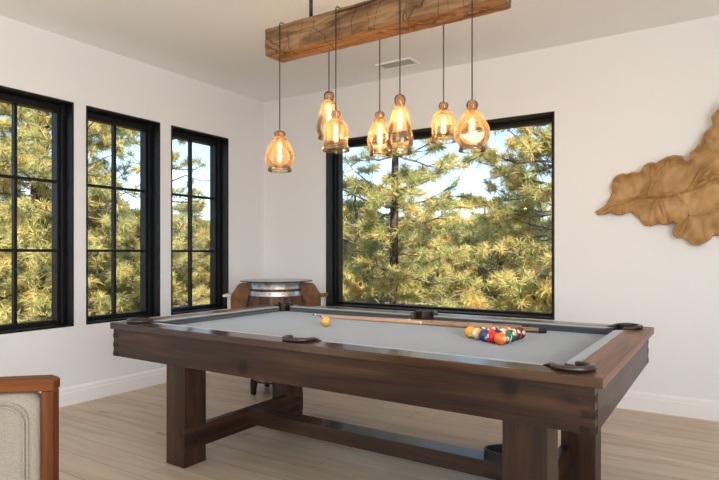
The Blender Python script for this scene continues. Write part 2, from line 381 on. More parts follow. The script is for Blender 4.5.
# leather pockets
def pocket(c, r, a0, a1, horn):
    """arc of leather from angle a0 to a1 outside the playing field, with thin horns running along the cushions"""
    n = 18; bm = BM(); ri, ro = r-0.006, r-0.0008
    # cup: wall and floor
    pr = [(ro, -0.002), (ro, -0.14), (0.0, -0.15)]
    ang = [a0+(a1-a0)*i/n for i in range(n+1)]
    lo = 0.640
    for i in range(n):
        t0, t1 = R(ang[i]), R(ang[i+1])
        def P4(t, rr, z): return bm.verts.new((c[0]+rr*math.cos(t), c[1]+rr*math.sin(t), z))
        v = [P4(t0, ri, lo), P4(t1, ri, lo), P4(t1, ri, ZT+0.006), P4(t0, ri, ZT+0.006), P4(t0, ro, lo), P4(t1, ro, lo), P4(t1, ro, ZT+0.006), P4(t0, ro, ZT+0.006)]
        for f in ((0,1,2,3),(5,4,7,6),(3,2,6,7),(1,0,4,5),(0,3,7,4),(2,1,5,6)): bm.faces.new([v[q] for q in f])
    bmesh.ops.remove_doubles(bm, verts=bm.verts, dist=1e-5)
    lathe(bm, [(0, lo-0.006), (ro, lo-0.006), (ro, lo), (0, lo)], 24, (c[0], c[1], 0))
    cup = obj('pocket', bm, M['leather'], pt, smooth=False)
    bm = BM(); pts = []; rad = []
    s = Vector((math.cos(R(a0)), math.sin(R(a0)), 0)); e = Vector((math.cos(R(a1)), math.sin(R(a1)), 0))
    cc = Vector((c[0], c[1], 0)); rr = r+0.004
    h0, h1 = Vector(horn[0]), Vector(horn[1])
    for i in range(5):
        t = i/5; pts.append(cc + s*rr + h0*(1-t)*0.035 + Vector((0, 0, ZT+0.001+0.006*t))); rad.append((0.0015+0.0065*t, 0.0022+0.007*t))
    for i in range(n+1):
        t = i/n; k = math.sin(math.pi*t)
        pts.append(cc + Vector((math.cos(R(ang[i])), math.sin(R(ang[i])), 0))*(rr+0.004*k) + Vector((0, 0, ZT+0.007+0.003*k))); rad.append((0.008+0.003*k, 0.0092+0.004*k))
    for i in range(5):
        t = 1-(i+1)/5; pts.append(cc + e*rr + h1*(1-t)*0.035 + Vector((0, 0, ZT+0.001+0.006*t))); rad.append((0.0015+0.0065*t, 0.0022+0.007*t))
    rim = obj('pocket_rim', bm if tube(bm, pts, rad, 10) else bm, M['leather'], cup, smooth=True)
pocket((XB, YA), RC, 90, -180, ((0, 1, 0), (-1, 0, 0)))
pocket((XA, YA), RC, 360, 90, ((1, 0, 0), (0, 1, 0)))
pocket((XB, YC), RC, 180, -90, ((-1, 0, 0), (0, -1, 0)))
pocket((XA, YC), RC, 270, 0, ((0, -1, 0), (1, 0, 0)))
pocket((XM, YA-0.012), RS, 372, 168, ((1, .1, 0), (-1, .1, 0)))
pocket((XM, YC+0.012), RS, 192, -12, ((-1, -.1, 0), (1, -.1, 0)))
# apron with finger joints
AI, AT, AZ0, AZ1 = 0.013, 0.045, 0.614, 0.766
ax0, ax1, ay0, ay1 = PX0+AI, PX1-0.026, PY0+AI, PY1-AI
for y0, y1 in ((ay0, ay0+AT), (ay1-AT, ay1)):
    obj('apron', box(BM(), ax0, ax1, y0, y1, AZ0, AZ1), M['apronX'], pt, bevel=0.0015)
for x0, x1 in ((ax0, ax0+AT), (ax1-AT, ax1)):
    ap = obj('apron', box(BM(), x0-(0.001 if x0 < -2 else 0), x1+(0.001 if x0 > -2 else 0), ay0+AT, ay1-AT, AZ0+0.0005, AZ1), M['tabY'], pt, bevel=0.0015)
    nf = 6; hz = (AZ1-AZ0)/nf
    for k in range(0, nf, 2):
        z0 = AZ0+k*hz
        for ya, yb in ((ay0-0.0015, ay0+AT), (ay1-AT, ay1+0.0015)):
            obj('finger_joint', box(BM(), x0-0.0012, x1+0.0012, ya, yb, z0+0.0008, z0+hz), M['joint'], ap)
# trestle base
LX = ((-2.634, -2.480), (-0.684, -0.518)); LY = ((2.085, 2.240), (2.970, 3.118))
for xa, xb in LX:
    for ya, yb in LY: obj('leg', box(BM(), xa, xb, ya, yb, 0, AZ0), M['tabZ'], pt, bevel=0.003)
SZ0, SZ1 = 0.092, 0.216
for x0, x1, sgn in ((-2.524, -2.476, 1), (-0.684, -0.636, -1)):
    st = obj('end_stretcher', box(BM(), x0, x1, 2.082, 3.118, SZ0, SZ1), M['tabY'], pt, bevel=0.0025)
    for yb in (2.165, 3.055):
        for zb in (0.128, 0.182):
            xf = x1 if sgn > 0 else x0
            b2 = BM(); bmesh.ops.create_cone(b2, segments=12, cap_ends=True, radius1=0.008, radius2=0.006, depth=0.008,
                     matrix=Matrix.Translation((xf+sgn*0.003, yb, zb)) @ Matrix.Rotation(R(90*sgn), 4, 'Y'))
            obj('bolt', b2, M['bolt'], st)
ls = obj('long_stretcher', box(BM(), -2.476, -0.684, 2.553, 2.675, 0.134, 0.2155), M['stretch'], pt, bevel=0.0025)
for yb in (2.585, 2.645):
    b2 = BM(); bmesh.ops.create_cone(b2, segments=12, cap_ends=True, radius1=0.008, radius2=0.006, depth=0.006, matrix=Matrix.Translation((-2.45, yb, 0.2175))); obj('bolt', b2, M['bolt'], ls)

# ------------------------------------------------------------------ balls
BR = 0.0300
def gloss(name, c):
    m = NT(name); b = m.bsdf(Roughness=0.12); b.inputs['Base Color'].default_value = (*c, 1); b.inputs['Coat Weight'].default_value = 0.3
    return m.m
BC = {'yellow': (0.86, 0.42, 0.022), 'blue': (0.015, 0.055, 0.22), 'red': (0.62, 0.03, 0.025), 'purple': (0.09, 0.03, 0.16), 'orange': (0.88, 0.17, 0.015),
      'green': (0.015, 0.16, 0.075), 'maroon': (0.19, 0.018, 0.02), 'black': (0.012, 0.012, 0.012)}
BM_ = {k: gloss(k+'_ball_resin', v) for k, v in BC.items()}
M['ivory'] = gloss('ivory_ball_resin', (0.80, 0.72, 0.56)); M['digit'] = gloss('black_numeral', (0.01, 0.01, 0.01))
M['cueyellow'] = gloss('golden_yellow_ball_resin', (0.78, 0.44, 0.10))
def ball_mesh(bm, striped):
    nv = 24; prof = []
    for i in range(nv+1):
        a = -math.pi/2 + math.pi*i/nv; prof.append((BR*math.cos(a) if 0 < i < nv else 0.0, BR*math.sin(a)))
    lathe(bm, prof, 32)
    if striped:
        for f in bm.faces: f.material_index = 1 if abs(f.calc_center_median().z) > BR*0.52 else 0
    return bm
def digit_mesh(txt, size):
    cu = bpy.data.curves.new('numeral', 'FONT'); cu.body = txt; cu.size = size; cu.align_x = 'CENTER'; cu.align_y = 'CENTER'
    to = bpy.data.objects.new('numeral_tmp', cu); COL.objects.link(to)
    dg = bpy.context.evaluated_depsgraph_get(); dg.update()
    me = bpy.data.meshes.new_from_object(to.evaluated_get(dg))
    bpy.data.objects.remove(to); bm = BM(); bm.from_mesh(me); bpy.data.meshes.remove(me); return bm
def ball(num, color, striped, x, y, disc_dir, label, spin=0.0, group='racked pool balls'):
    o = obj('pool_ball', ball_mesh(BM(), striped), [BM_[color], M['ivory']], smooth=True, local=True)
    # the number disc sits on local +x; turn it towards disc_dir
    dv = Vector(disc_dir).normalized()
    q = dv.to_track_quat('X', 'Z') @ Matrix.Rotation(spin, 3, 'X').to_quaternion()
    o.rotation_mode = 'QUATERNION'; o.rotation_quaternion = q; o.location = (x, y, ZBED+BR+0.0003)
    tag(o, label, 'ball', group)
    for sg in (1, -1):
        bm = BM(); lathe(bm, [(0, BR*1.003), (BR*0.12, BR*0.995), (BR*0.24, BR*0.973), (BR*0.36, BR*0.935), (BR*0.35, BR*0.92)], 20)
        bmesh.ops.rotate(bm, verts=bm.verts, matrix=Matrix.Rotation(R(90*sg), 3, 'Y'))
        dsk = obj('number_disc', bm, M['ivory'], o, smooth=True, local=True)
        bm = digit_mesh(str(num), BR*0.42)
        bmesh.ops.rotate(bm, verts=bm.verts, matrix=Matrix.Rotation(R(90), 3, 'X'))       # upright in xz, facing -y
        bmesh.ops.rotate(bm, verts=bm.verts, matrix=Matrix.Rotation(R(90*sg), 3, 'Z'))
        bmesh.ops.translate(bm, verts=bm.verts, vec=(sg*BR*1.0045, 0, 0))
        obj('numeral', bm, M['digit'], dsk, local=True)
    return o
o_ = Vector((-0.858, 2.560)); bdir = Vector((math.cos(R(86)), math.sin(R(86)))); ndir = Vector((math.cos(R(146)), math.sin(R(146)))); D = 2*BR+0.0002
toc = lambda dx, dz: (0.54+dx, -0.84, dz)
rack = {  # (i along base from the near corner, j rows towards the tip): number, colour, striped, disc direction, spin, label
 (0,0): (5, 'orange', False, (0.9, -0.5, 0.1), 0.2, 'solid orange ball at the near corner of the rack'),
 (0,1): (3, 'red', False, (-0.6, -0.7, 0.2), 0.5, 'solid red ball between the orange and the blue ball'),
 (0,2): (2, 'blue', False, (0.6, -0.8, -0.35), 0.2, 'solid blue ball midway along the near edge of the rack'),
 (0,3): (9, 'yellow', True, (0.2, -0.9, -0.5), 1.0, 'yellow striped ball between the yellow tip ball and the blue ball'),
 (0,4): (1, 'yellow', False, (0.35, -0.8, -0.55), 0.1, 'solid yellow ball at the left tip of the rack'),
 (1,0): (14, 'green', True, (0.5, -0.75, -0.1), 1.2, 'green striped ball just behind the orange ball'),
 (1,1): (8, 'black', False, (0.2, 0.2, 0.95), 0.0, 'solid black ball in the middle of the rack'),
 (1,2): (11, 'red', True, (-0.3, -0.5, 0.8), 0.9, 'red striped ball inside the rack behind the blue ball'),
 (1,3): (4, 'purple', False, (0.3, -0.3, 0.9), 0.0, 'dark purple ball behind the yellow striped ball'),
 (2,0): (6, 'green', False, (0.8, -0.4, 0.5), 0.3, 'solid green ball midway along the right side of the rack'),
 (2,1): (10, 'blue', True, (0.1, 0.4, 0.9), 0.7, 'blue striped ball inside the rack behind the black ball'),
 (2,2): (12, 'purple', True, (0.5, 0.1, 0.85), 0.4, 'purple striped ball along the far edge of the rack'),
 (3,0): (15, 'maroon', True, (0.7, -0.3, 0.6), 1.3, 'maroon striped ball between the green and maroon balls'),
 (3,1): (13, 'orange', True, (-0.4, 0.3, 0.85), 0.8, 'orange striped ball on the far edge of the rack'),
 (4,0): (7, 'maroon', False, (0.85, -0.4, 0.2), 0.3, 'solid maroon ball at the right far corner of the rack'),
}
for (i, j), (num, c, stp, dd, sp, lab) in rack.items():
    p = o_ + bdir*D*i + ndir*D*j
    ball(num, c, stp, p.x, p.y, dd, lab, sp)
cb = obj('cue_ball', ball_mesh(BM(), False), M['cueyellow'], smooth=True, local=True); cb.location = (-1.929, 2.652, ZBED+BR+0.0003)
tag(cb, 'golden yellow ball lying alone on the grey cloth', 'ball')

# ------------------------------------------------------------------ cues
M['maple'] = wood('pale_maple', (0.50, 0.30, 0.19), (0.60, 0.39, 0.26), (0.68, 0.47, 0.33), 0, 0.3, 0.3)
M['cuebutt'] = wood('mottled_cue_butt', (0.10, 0.05, 0.025), (0.26, 0.15, 0.08), (0.46, 0.32, 0.18), 0, 0.35, 0.3, 3.0)
M['wrap'] = wood('speckled_cue_wrap', (0.16, 0.10, 0.06), (0.36, 0.25, 0.15), (0.52, 0.40, 0.26), 1, 0.5, 0.1, 2.0); M['white'] = flat('white_ferrule', (0.8, 0.78, 0.72), 0.3); M['rubber'] = flat('black_rubber', (0.012, 0.012, 0.012), 0.7)
def cue(tip, butt, label):
    tip, butt = Vector(tip), Vector(butt); L = (butt-tip).length
    t = thing('pool_cue', label, 'cue', tip, math.atan2(butt.y-tip.y, butt.x-tip.x), 'cues lying by the far cushion')
    pitch = (butt.z-tip.z)/L
    def seg(name, a, b, ra, rb, m, par=None, n=16):
        bm = BM(); tube(bm, [(a*L, 0, a*L*pitch), (b*L, 0, b*L*pitch)], [ra, rb], n); return obj(name, bm, m, par or t, smooth=False, local=True)
    rr = lambda u: 0.0062 + (0.0152-0.0062)*u
    sh = seg('shaft', 0.018, 0.50, rr(0.0), rr(0.5), M['maple'])
    seg('ferrule', 0.006, 0.018, rr(0.0), rr(0.0), M['white'], sh); seg('tip', 0.0, 0.006, rr(0)*0.9, rr(0), M['rubber'], sh)
    fa = seg('forearm', 0.506, 0.70, rr(0.5), rr(0.70), M['cuebutt']); seg('joint_collar', 0.50, 0.506, rr(0.5)*1.03, rr(0.5)*1.03, M['white'], fa)
    seg('wrap', 0.70, 0.86, rr(0.70), rr(0.86), M['wrap']); seg('butt_sleeve', 0.86, 0.975, rr(0.86), rr(0.975), M['cuebutt']); seg('bumper', 0.975, 1.0, rr(0.975), rr(1)*0.8, M['rubber'])
cue((-2.235, 3.018, ZBED+0.0072), (-0.775, 3.052, ZBED+0.0160), 'front pool cue with mottled butt showing past the racked balls')
cue((-2.345, 3.083, ZBED+0.0072), (-0.885, 3.112, ZBED+0.0160), 'rear pool cue lying closest to the far cushion')

pt.rotation_euler.z = R(-0.6)
# ------------------------------------------------------------------ triangle rack on the stretcher
M['blackplastic'] = flat('black_plastic', (0.012, 0.013, 0.015), 0.35)
tr = Vector((-0.775, 2.63)); sd = 0.30; h = 0.05; TB = 0.2158
def tri(r_out):
    pts = []
    for k in range(3):
        a = R(198+120*k); c = tr + Vector((math.cos(a), math.sin(a)))*(sd/math.sqrt(3)-0.05)
        for q in range(-4, 5): b = a + R(15*q); pts.append((c.x+r_out*math.cos(b), c.y+r_out*math.sin(b)))
    return pts
bm = BM(); po, pi_ = tri(0.055), tri(0.043)
vs = [[bm.verts.new((p[0], p[1], z)) for p in P_] for P_, z in ((po, TB), (po, TB+h), (pi_, TB+h), (pi_, TB))]
n = len(po)
for a in range(4):
    A, B = vs[a], vs[(a+1) % 4]
    for i in range(n): bm.faces.new((A[i], A[(i+1) % n], B[(i+1) % n], B[i]))
trk = obj('triangle_rack', bm, M['blackplastic'], origin=(tr.x, tr.y, TB), bevel=0.002)
tag(trk, 'black plastic ball rack resting on the stretcher under the pool table', 'ball rack')

# ------------------------------------------------------------------ hanging beam and glass pendants
def beam_mat():
    m = NT('rough_hewn_timber'); b = m.bsdf(Roughness=0.75); b.inputs['Specular IOR Level'].default_value = 0.25
    n1 = m.n('TexNoise'); n1.inputs['Scale'].default_value = 1.6; n1.inputs['Detail'].default_value = 8; n1.inputs['Distortion'].default_value = 1.2
    m.l(m.coord((2.0, 14, 14)), n1.inputs['Vector'])
    col = m.ramp(n1.outputs['Fac'], [(0.28, (0.085, 0.043, 0.019)), (0.5, (0.21, 0.118, 0.056)), (0.75, (0.33, 0.205, 0.105))])
    n3 = m.n('TexNoise'); n3.inputs['Scale'].default_value = 2.0; n3.inputs['Detail'].default_value = 3; m.l(m.coord((3, 3, 3)), n3.inputs['Vector'])
    # drying cracks along the grain and axe cuts across it
    def lines(scale, width, col_in, w):
        vo = m.n('TexVoronoi', feature='DISTANCE_TO_EDGE'); vo.inputs['Scale'].default_value = 1.0
        mp = m.coord(scale); mx = m.n('VectorMath', operation='MULTIPLY_ADD')
        mx.inputs[1].default_value = (0.35, 0.35, 0.35); m.l(n3.outputs['Color'], mx.inputs[0]); m.l(mp, mx.inputs[2]); m.l(mx.outputs[0], vo.inputs['Vector'])
        return m.ramp(vo.outputs['Distance'], [(0.0, (0.08, 0.07, 0.06)), (width, (1, 1, 1))])
    for sc_, w, f in (((0.6, 10.0, 10.0), 0.016, 0.7), ((6.5, 1.2, 1.2), 0.014, 0.7)):
        mm = m.n('MixRGB', blend_type='MULTIPLY'); mm.inputs[0].default_value = f
        m.l(col, mm.inputs[1]); m.l(lines(sc_, w, col, f), mm.inputs[2]); col = mm.outputs[0]
    m.l(col, b.inputs['Base Color']); m.bump(n1.outputs['Fac'], b, 0.5, 0.01); return m.m
M['beam'] = beam_mat()
M['rod'] = flat('black_steel_rod', (0.012, 0.012, 0.012), 0.4, 0.3)
bX0, bX1, bY0, bY1, bZ0, bZ1 = -2.262, -0.836, 2.500, 2.655, 2.353, 2.513
be = thing('timber_beam', 'rough-hewn wooden beam hanging from the ceiling above the pool table', 'ceiling light', ((bX0+bX1)/2, (bY0+bY1)/2, bZ0))
bm = BM(); NX, NS = 90, 8
ring0 = []
for i in range(NX+1):
    x = bX0 + (bX1-bX0)*i/NX; ring = []
    for s in range(4):
        for k in range(NS):
            t = k/NS
            y, z = [(bY0+(bY1-bY0)*t, bZ0), (bY1, bZ0+(bZ1-bZ0)*t), (bY1-(bY1-bY0)*t, bZ1), (bY0, bZ1-(bZ1-bZ0)*t)][s]
            cyy, czz = (bY0+bY1)/2, (bZ0+bZ1)/2; dy, dz = y-cyy, z-czz
            corner = min(abs(abs(dy)-(bY1-bY0)/2), 0.03) + min(abs(abs(dz)-(bZ1-bZ0)/2), 0.03)
            q = 0.0028*noise.noise((x*7, y*9, z*9)) + 0.0022*noise.noise((x*22, y*25, z*25)) - (0.003 if corner < 0.012 else 0)
            v = Vector((0, dy, dz)); v = v*(1+q/v.length)
            xe = 0
            if i in (0, NX): xe = 0.006*noise.noise((y*20, z*20, i)); v *= 0.965
            ring.append(bm.verts.new((x+xe, cyy+v.y, czz+v.z)))
    ring0.append(ring)
m_ = 4*NS
for a, b in zip(ring0, ring0[1:]):
    for k in range(m_): bm.faces.new((a[k], a[(k+1) % m_], b[(k+1) % m_], b[k]))
for rg, fl in ((ring0[0], False), (ring0[-1], True)):
    c = bm.verts.new(sum((v.co for v in rg), Vector())/m_)
    for k in range(m_): bm.faces.new((rg[k], rg[(k+1) % m_], c))
obj('beam', bm, M['beam'], be)
for x in (-1.980, -1.118):
    bm = BM(); tube(bm, [(x, 2.578, bZ1-0.01), (x, 2.578, ZC-0.012)], 0.0105, 12)
    rd = obj('suspension_rod', bm, M['rod'], be, smooth=True)
    obj('ceiling_canopy', lathe(BM(), [(0, ZC-0.022), (0.05, ZC-0.022), (0.055, ZC-0.012), (0.055, ZC), (0, ZC)], 24, (x, 2.578, 0)), M['rod'], rd)
wire = BM(); tube(wire, [(-1.75, bY0-0.011, 2.487), (-1.60, bY0-0.011, 2.489), (-1.45, bY0-0.011, 2.497), (-1.36, bY0-0.011, 2.512)], 0.003, 8)
obj('swag_cord', wire, M['rod'], be, smooth=True)
M['amber'] = clear_glass('amber_glass', (1.0, 0.925, 0.81), 0.9, 0.008, (1.0, 0.72, 0.45))
M['brass'] = flat('aged_brass', (0.36, 0.18, 0.07), 0.35, 0.8)
M['cord'] = flat('black_cloth_cord', (0.02, 0.018, 0.017), 0.7)
M['filament'] = emit('glowing_filament', (1.0, 0.70, 0.36), 45)
def bulb_mat():
    m = NT('bulb_glass'); t = m.n('BsdfTransparent'); t.inputs[0].default_value = (1, 0.86, 0.62, 1); e = m.n('Emission'); e.inputs[0].default_value = (1, 0.66, 0.30, 1); e.inputs[1].default_value = 1.6
    mx = m.n('MixShader'); mx.inputs[0].default_value = 0.35; m.l(t.outputs[0], mx.inputs[1]); m.l(e.outputs[0], mx.inputs[2]); m.l(mx.outputs[0], m.out.inputs['Surface']); return m.m
M['bulb'] = bulb_mat()
def smooth_prof(pts, n=6):
    """Catmull-Rom through (r,z)"""
    out = []
    for i in range(len(pts)-1):
        p0, p1, p2, p3 = pts[max(i-1, 0)], pts[i], pts[i+1], pts[min(i+2, len(pts)-1)]
        for k in range(n):
            t = k/n
            out.append(tuple(0.5*((2*p1[a]) + (-p0[a]+p2[a])*t + (2*p0[a]-5*p1[a]+4*p2[a]-p3[a])*t*t + (-p0[a]+3*p1[a]-3*p2[a]+p3[a])*t**3) for a in (0, 1)))
    out.append(pts[-1]); return out
# profiles: r as a share of the largest radius, z as a share of the height, from the neck down to the open foot
PROF = {
 'drop':  [(0.20, 1.0), (0.30, 0.985), (0.40, 0.94), (0.36, 0.89), (0.34, 0.85), (0.50, 0.80), (0.52, 0.76), (0.64, 0.68), (0.88, 0.52), (1.0, 0.36), (0.96, 0.24), (0.80, 0.14), (0.74, 0.10), (0.80, 0.05), (0.79, 0.0)],
 'bell':  [(0.20, 1.0), (0.30, 0.985), (0.42, 0.93), (0.40, 0.86), (0.36, 0.80), (0.54, 0.765), (0.56, 0.735), (0.62, 0.66), (0.80, 0.48), (0.97, 0.30), (1.0, 0.22), (0.93, 0.12), (0.84, 0.08), (0.86, 0.03), (0.84, 0.0)],
 'jar':   [(0.20, 1.0), (0.28, 0.985), (0.36, 0.93), (0.33, 0.86), (0.32, 0.82), (0.48, 0.785), (0.49, 0.755), (0.64, 0.71), (0.83, 0.62), (0.88, 0.54), (0.88, 0.30), (0.88, 0.14), (0.97, 0.09), (1.0, 0.05), (0.97, 0.0)],
 'globe': [(0.16, 1.0), (0.25, 0.985), (0.33, 0.93), (0.31, 0.86), (0.29, 0.81), (0.46, 0.775), (0.47, 0.75), (0.58, 0.68), (0.86, 0.54), (1.0, 0.38), (0.96, 0.24), (0.76, 0.12), (0.70, 0.08), (0.75, 0.04), (0.74, 0.0)],
}
def pendant(x, y, z1, z0, dia, kind, label, side):
    t = thing('glass_pendant', label, 'pendant lamp', (x, y, z0), 0, 'amber glass pendants on the beam')
    H = z1-z0; Rm = dia/2; th_ = 0.0028
    zt = bZ1+0.011; s_ = -1 if side == 'front' else 1
    yf = y
    bm = BM(); tube(bm, [(x, (bY0+bY1)/2, zt), (x, yf-s_*0.012, zt), (x, yf, zt-0.012), (x, yf, bZ0), (x, y, z1-0.012)], 0.0032, 8)
    obj('cord', bm, M['cord'], t, smooth=True)
    pr = smooth_prof([(r*Rm, z*H) for r, z in PROF[kind]], 5)
    inner = [(max(r-th_, 0.002), z) for r, z in pr[::-1]]
    bm = BM(); full = pr + inner
    lathe(bm, full, 40, (x, y, z0))
    sh = obj('lamp_shade', bm, M['amber'], t, smooth=True)
    ft = BM(); fr = pr[-1][0]
    tube(ft, [(x+fr*math.cos(2*math.pi*k/40), y+fr*math.sin(2*math.pi*k/40), z0) for k in range(41)], 0.0032, 8, cap=False)
    obj('rim', ft, M['amber'], sh, smooth=True)
    sk = obj('socket', lathe(BM(), [(0, H+0.006), (0.007, H+0.006), (0.009, H-0.002), (0.0125, H-0.010), (0.0165, H-0.016), (0.0165, H-0.060), (0.014, H-0.064), (0, H-0.064)], 20, (x, y, z0)), M['brass'], t, smooth=False)
    bl = min(0.125, H*0.52); zb = z0+H-0.062
    bp = smooth_prof([(0.009, 0), (0.013, -0.012), (0.0165, -0.03), (0.0165, -bl*0.75), (0.012, -bl*0.93), (0.0005, -bl)], 4)
    bu = obj('bulb', lathe(BM(), bp, 18, (x, y, zb)), M['bulb'], t, smooth=True)
    fb = BM()
    for k in range(6):
        a = 2*math.pi*k/6; tube(fb, [(x+0.006*math.cos(a), y+0.006*math.sin(a), zb-0.018), (x+0.007*math.cos(a+.3), y+0.007*math.sin(a+.3), zb-bl*0.88)], 0.0013, 5)
    obj('filament', fb, M['filament'], bu)
    l = bpy.data.lights.new('pendant_bulb', 'POINT'); l.energy = 9.0; l.color = (1.0, 0.72, 0.46); l.shadow_soft_size = 0.012
    lo = bpy.data.objects.new('bulb_light', l); put(lo, t); lo.location = (0, 0, zb-z0-bl*0.5)
FY, BY = bY0-0.011, bY1+0.011
pendant(-2.138, FY, 1.894, 1.664, 0.168, 'drop', 'amber teardrop glass pendant hanging lowest at the left end of the beam', 'front')
pendant(-1.743, FY, 1.957, 1.742, 0.150, 'jar', 'amber jar-shaped pendant in front of the tall one, second cord on the beam face', 'front')
pendant(-1.351, FY, 1.984, 1.693, 0.137, 'bell', 'tall amber bottle pendant on the beam face just left of the window middle', 'front')
pendant(-0.970, FY, 1.899, 1.666, 0.165, 'globe', 'round amber globe pendant, rightmost of all', 'front')
pendant(-1.916, BY, 2.130, 1.857, 0.146, 'bell', 'tall amber pendant hanging highest, partly behind the jar-shaped one', 'back')
pendant(-1.573, BY, 1.967, 1.727, 0.138, 'drop', 'small amber teardrop pendant beside the tall bottle pendant', 'back')
pendant(-1.193, BY, 1.963, 1.763, 0.140, 'jar', 'short amber jar-shaped pendant just left of the round globe one', 'back')

# ------------------------------------------------------------------ carved leaf on the back wall
def leaf_mat():
    m = NT('carved_wood'); b = m.bsdf(Roughness=0.5); b.inputs['Specular IOR Level'].default_value = 0.35
    n1 = m.n('TexNoise'); n1.inputs['Scale'].default_value = 2; n1.inputs['Detail'].default_value = 8; n1.inputs['Distortion'].default_value = 1
    m.l(m.coord((5, 5, 3)), n1.inputs['Vector'])
    m.l(m.ramp(n1.outputs['Fac'], [(0.3, (0.30, 0.160, 0.056)), (0.5, (0.42, 0.240, 0.092)), (0.75, (0.53, 0.325, 0.14))]), b.inputs['Base Color'])
    m.bump(n1.outputs['Fac'], b, 0.08, 0.004); return m.m
M['leafwood'] = leaf_mat()
LP = [(105,335),(113,347),(135,341),(156,333),(172,343),(188,343),(200,336),(215,333),(228,342),(236,352),(248,366),(262,378),(282,372),(300,365),(312,372),(322,373),(336,362),(348,364),(354,374),(345,385),(342,402),(355,412),(370,412),(385,420),(400,432),(416,434),(430,427),(450,416),(466,404),(490,408),(520,392),(545,398),(575,370),(600,372),(622,340),(640,330),
      (700,262),(640,240),(650,200),(625,175),(632,140),(600,120),(596,80),(560,62),(545,30),(515,28),(495,14),(477,36),(468,46),(459,58),(463,76),(450,92),(436,108),(431,122),(424,140),(408,152),(394,162),(396,178),(386,188),(375,186),(364,172),(345,171),(320,177),(300,186),(290,194),(270,192),(256,200),(252,214),(240,222),(224,221),(205,228),(188,224),(174,232),(163,241),(157,256),(161,275),(154,290),(149,306),(130,321)]
def crop2wall(u, v):
    px, py = 560+u/3.0, 100+v/3.0                       # traced once, kept as wall coordinates (metres)
    ct, s_ = math.cos(TH), math.sin(TH); a = (px-359.5)/563
    dx, dy, dz = -s_+ct*a, ct+s_*a, (253-py)/563
    t = 4.70/dy; return dx*t, 1.19+dz*t
outl = np.array([crop2wall(*p) for p in LP])
def inside(P, poly):
    x, y = P[:, 0], P[:, 1]; r = np.zeros(len(P), bool); n = len(poly); j = n-1
    for i in range(n):
        xi, yi = poly[i]; xj, yj = poly[j]
        c = ((yi > y) != (yj > y)) & (x < (xj-xi)*(y-yi)/(yj-yi+1e-12)+xi); r ^= c; j = i
    return r
def seg_near(P, A, B):
    d = B-A; t = np.clip(((P-A)@d)/(d@d+1e-12), 0, 1); q = A+t[:, None]*d; return np.linalg.norm(P-q, axis=1), q, t
def poly_near(P, poly, closed=True):
    best = np.full(len(P), 9.0); Q = np.zeros_like(P); T = np.zeros(len(P)); n = len(poly)
    for i in range(n if closed else n-1):
        dd, q, t = seg_near(P, poly[i], poly[(i+1) % n]); m = dd < best; best[m] = dd[m]; Q[m] = q[m]; T[m] = (i+t[m])/n
    return best, Q, T
def V(*pts): return np.array([crop2wall(*p) for p in pts])
VEINS = [(V((108,340),(150,318),(230,292),(330,284),(390,268),(450,240),(520,205),(620,200),(690,255)), 0.011),
         (V((235,291),(255,262),(282,232),(320,192)), 0.007), (V((262,285),(272,255),(275,205)), 0.006), (V((300,286),(272,330),(264,372)), 0.007),
         (V((300,310),(312,345),(318,366)), 0.005), (V((350,282),(385,318),(388,350),(362,398)), 0.008), (V((385,270),(410,235),(430,200),(470,170)), 0.008),
         (V((450,240),(480,205),(500,120),(500,40)), 0.008), (V((388,345),(410,350),(450,335),(500,300)), 0.006), (V((520,206),(560,150),(570,90)), 0.007), (V((470,232),(520,290),(560,370)), 0.007), (V((600,200),(610,270),(605,350)), 0.006)]
step = 0.0065
x0, z0 = outl.min(0)-step; x1, z1 = outl.max(0)+step
nx, nz = int((x1-x0)/step)+2, int((z1-z0)/step)+2
gx, gz = np.meshgrid(x0+step*np.arange(nx), z0+step*np.arange(nz), indexing='ij')
G = np.stack([gx.ravel(), gz.ravel()], 1)
ins = inside(G, outl); db, Qb, Tb = poly_near(G, outl)
near = (~ins) & (db < step*0.9); Gs = G.copy(); Gs[near] = Qb[near]; ok = ins | near
dist = np.where(ins, db, 0)
hgt = 0.026 + 0.034*np.exp(-dist/0.016) + 0.012*np.sin(gx.ravel()*16+gz.ravel()*9) + 0.012*np.sin(gz.ravel()*23-gx.ravel()*6)
for vp, w in VEINS:
    dd, _, tt = poly_near(Gs, vp, False); hgt += (w*2.4*np.exp(-(dd/(w*0.95))**2) - 0.016*np.exp(-((dd-2.3*w)/(w*1.1))**2))
upr = np.clip((Gs[:, 1]-1.86)/0.25, 0, 1); hgt += 0.05*upr*(1-np.exp(-dist/0.05))*-0.5 + 0.05*upr
lowr = np.clip((1.40-Gs[:, 1])/0.15, 0, 1); hgt += 0.018*lowr*np.sin(Gs[:, 0]*38)
stm = np.exp(-((Gs[:, 0]+0.82)/0.07)**2); hgt = hgt*(1-stm) + stm*(0.03 + 0.012*np.exp(-(dist-0.02)**2/0.0003))
hgt += 0.016*np.sin(Tb*2*math.pi*31)*np.exp(-dist/0.035)*(1-stm)
hgt = np.maximum(hgt, 0.014)
bm = BM(); idx = {}
def gv(i):
    if i not in idx: idx[i] = bm.verts.new((Gs[i, 0], YB-hgt[i], Gs[i, 1]))
    return idx[i]
for i in range(nx-1):
    for j in range(nz-1):
        q = [i*nz+j, (i+1)*nz+j, (i+1)*nz+j+1, i*nz+j+1]
        k = [a for a in q if ok[a]]
        if len(k) >= 3 and any(ins[a] for a in k): bm.faces.new([gv(a) for a in k])
lf = obj('wall_carving', bm, M['leafwood'], origin=(-0.35, YB, 1.55), smooth=True)
sm = lf.modifiers.new('thick', 'SOLIDIFY'); sm.thickness = 0.012; sm.offset = 1.0
ss = lf.modifiers.new('soft', 'SMOOTH'); ss.iterations = 1; ss.factor = 0.5
tag(lf, 'large carved wooden oak leaf mounted on the white wall right of the big window', 'wall decoration')

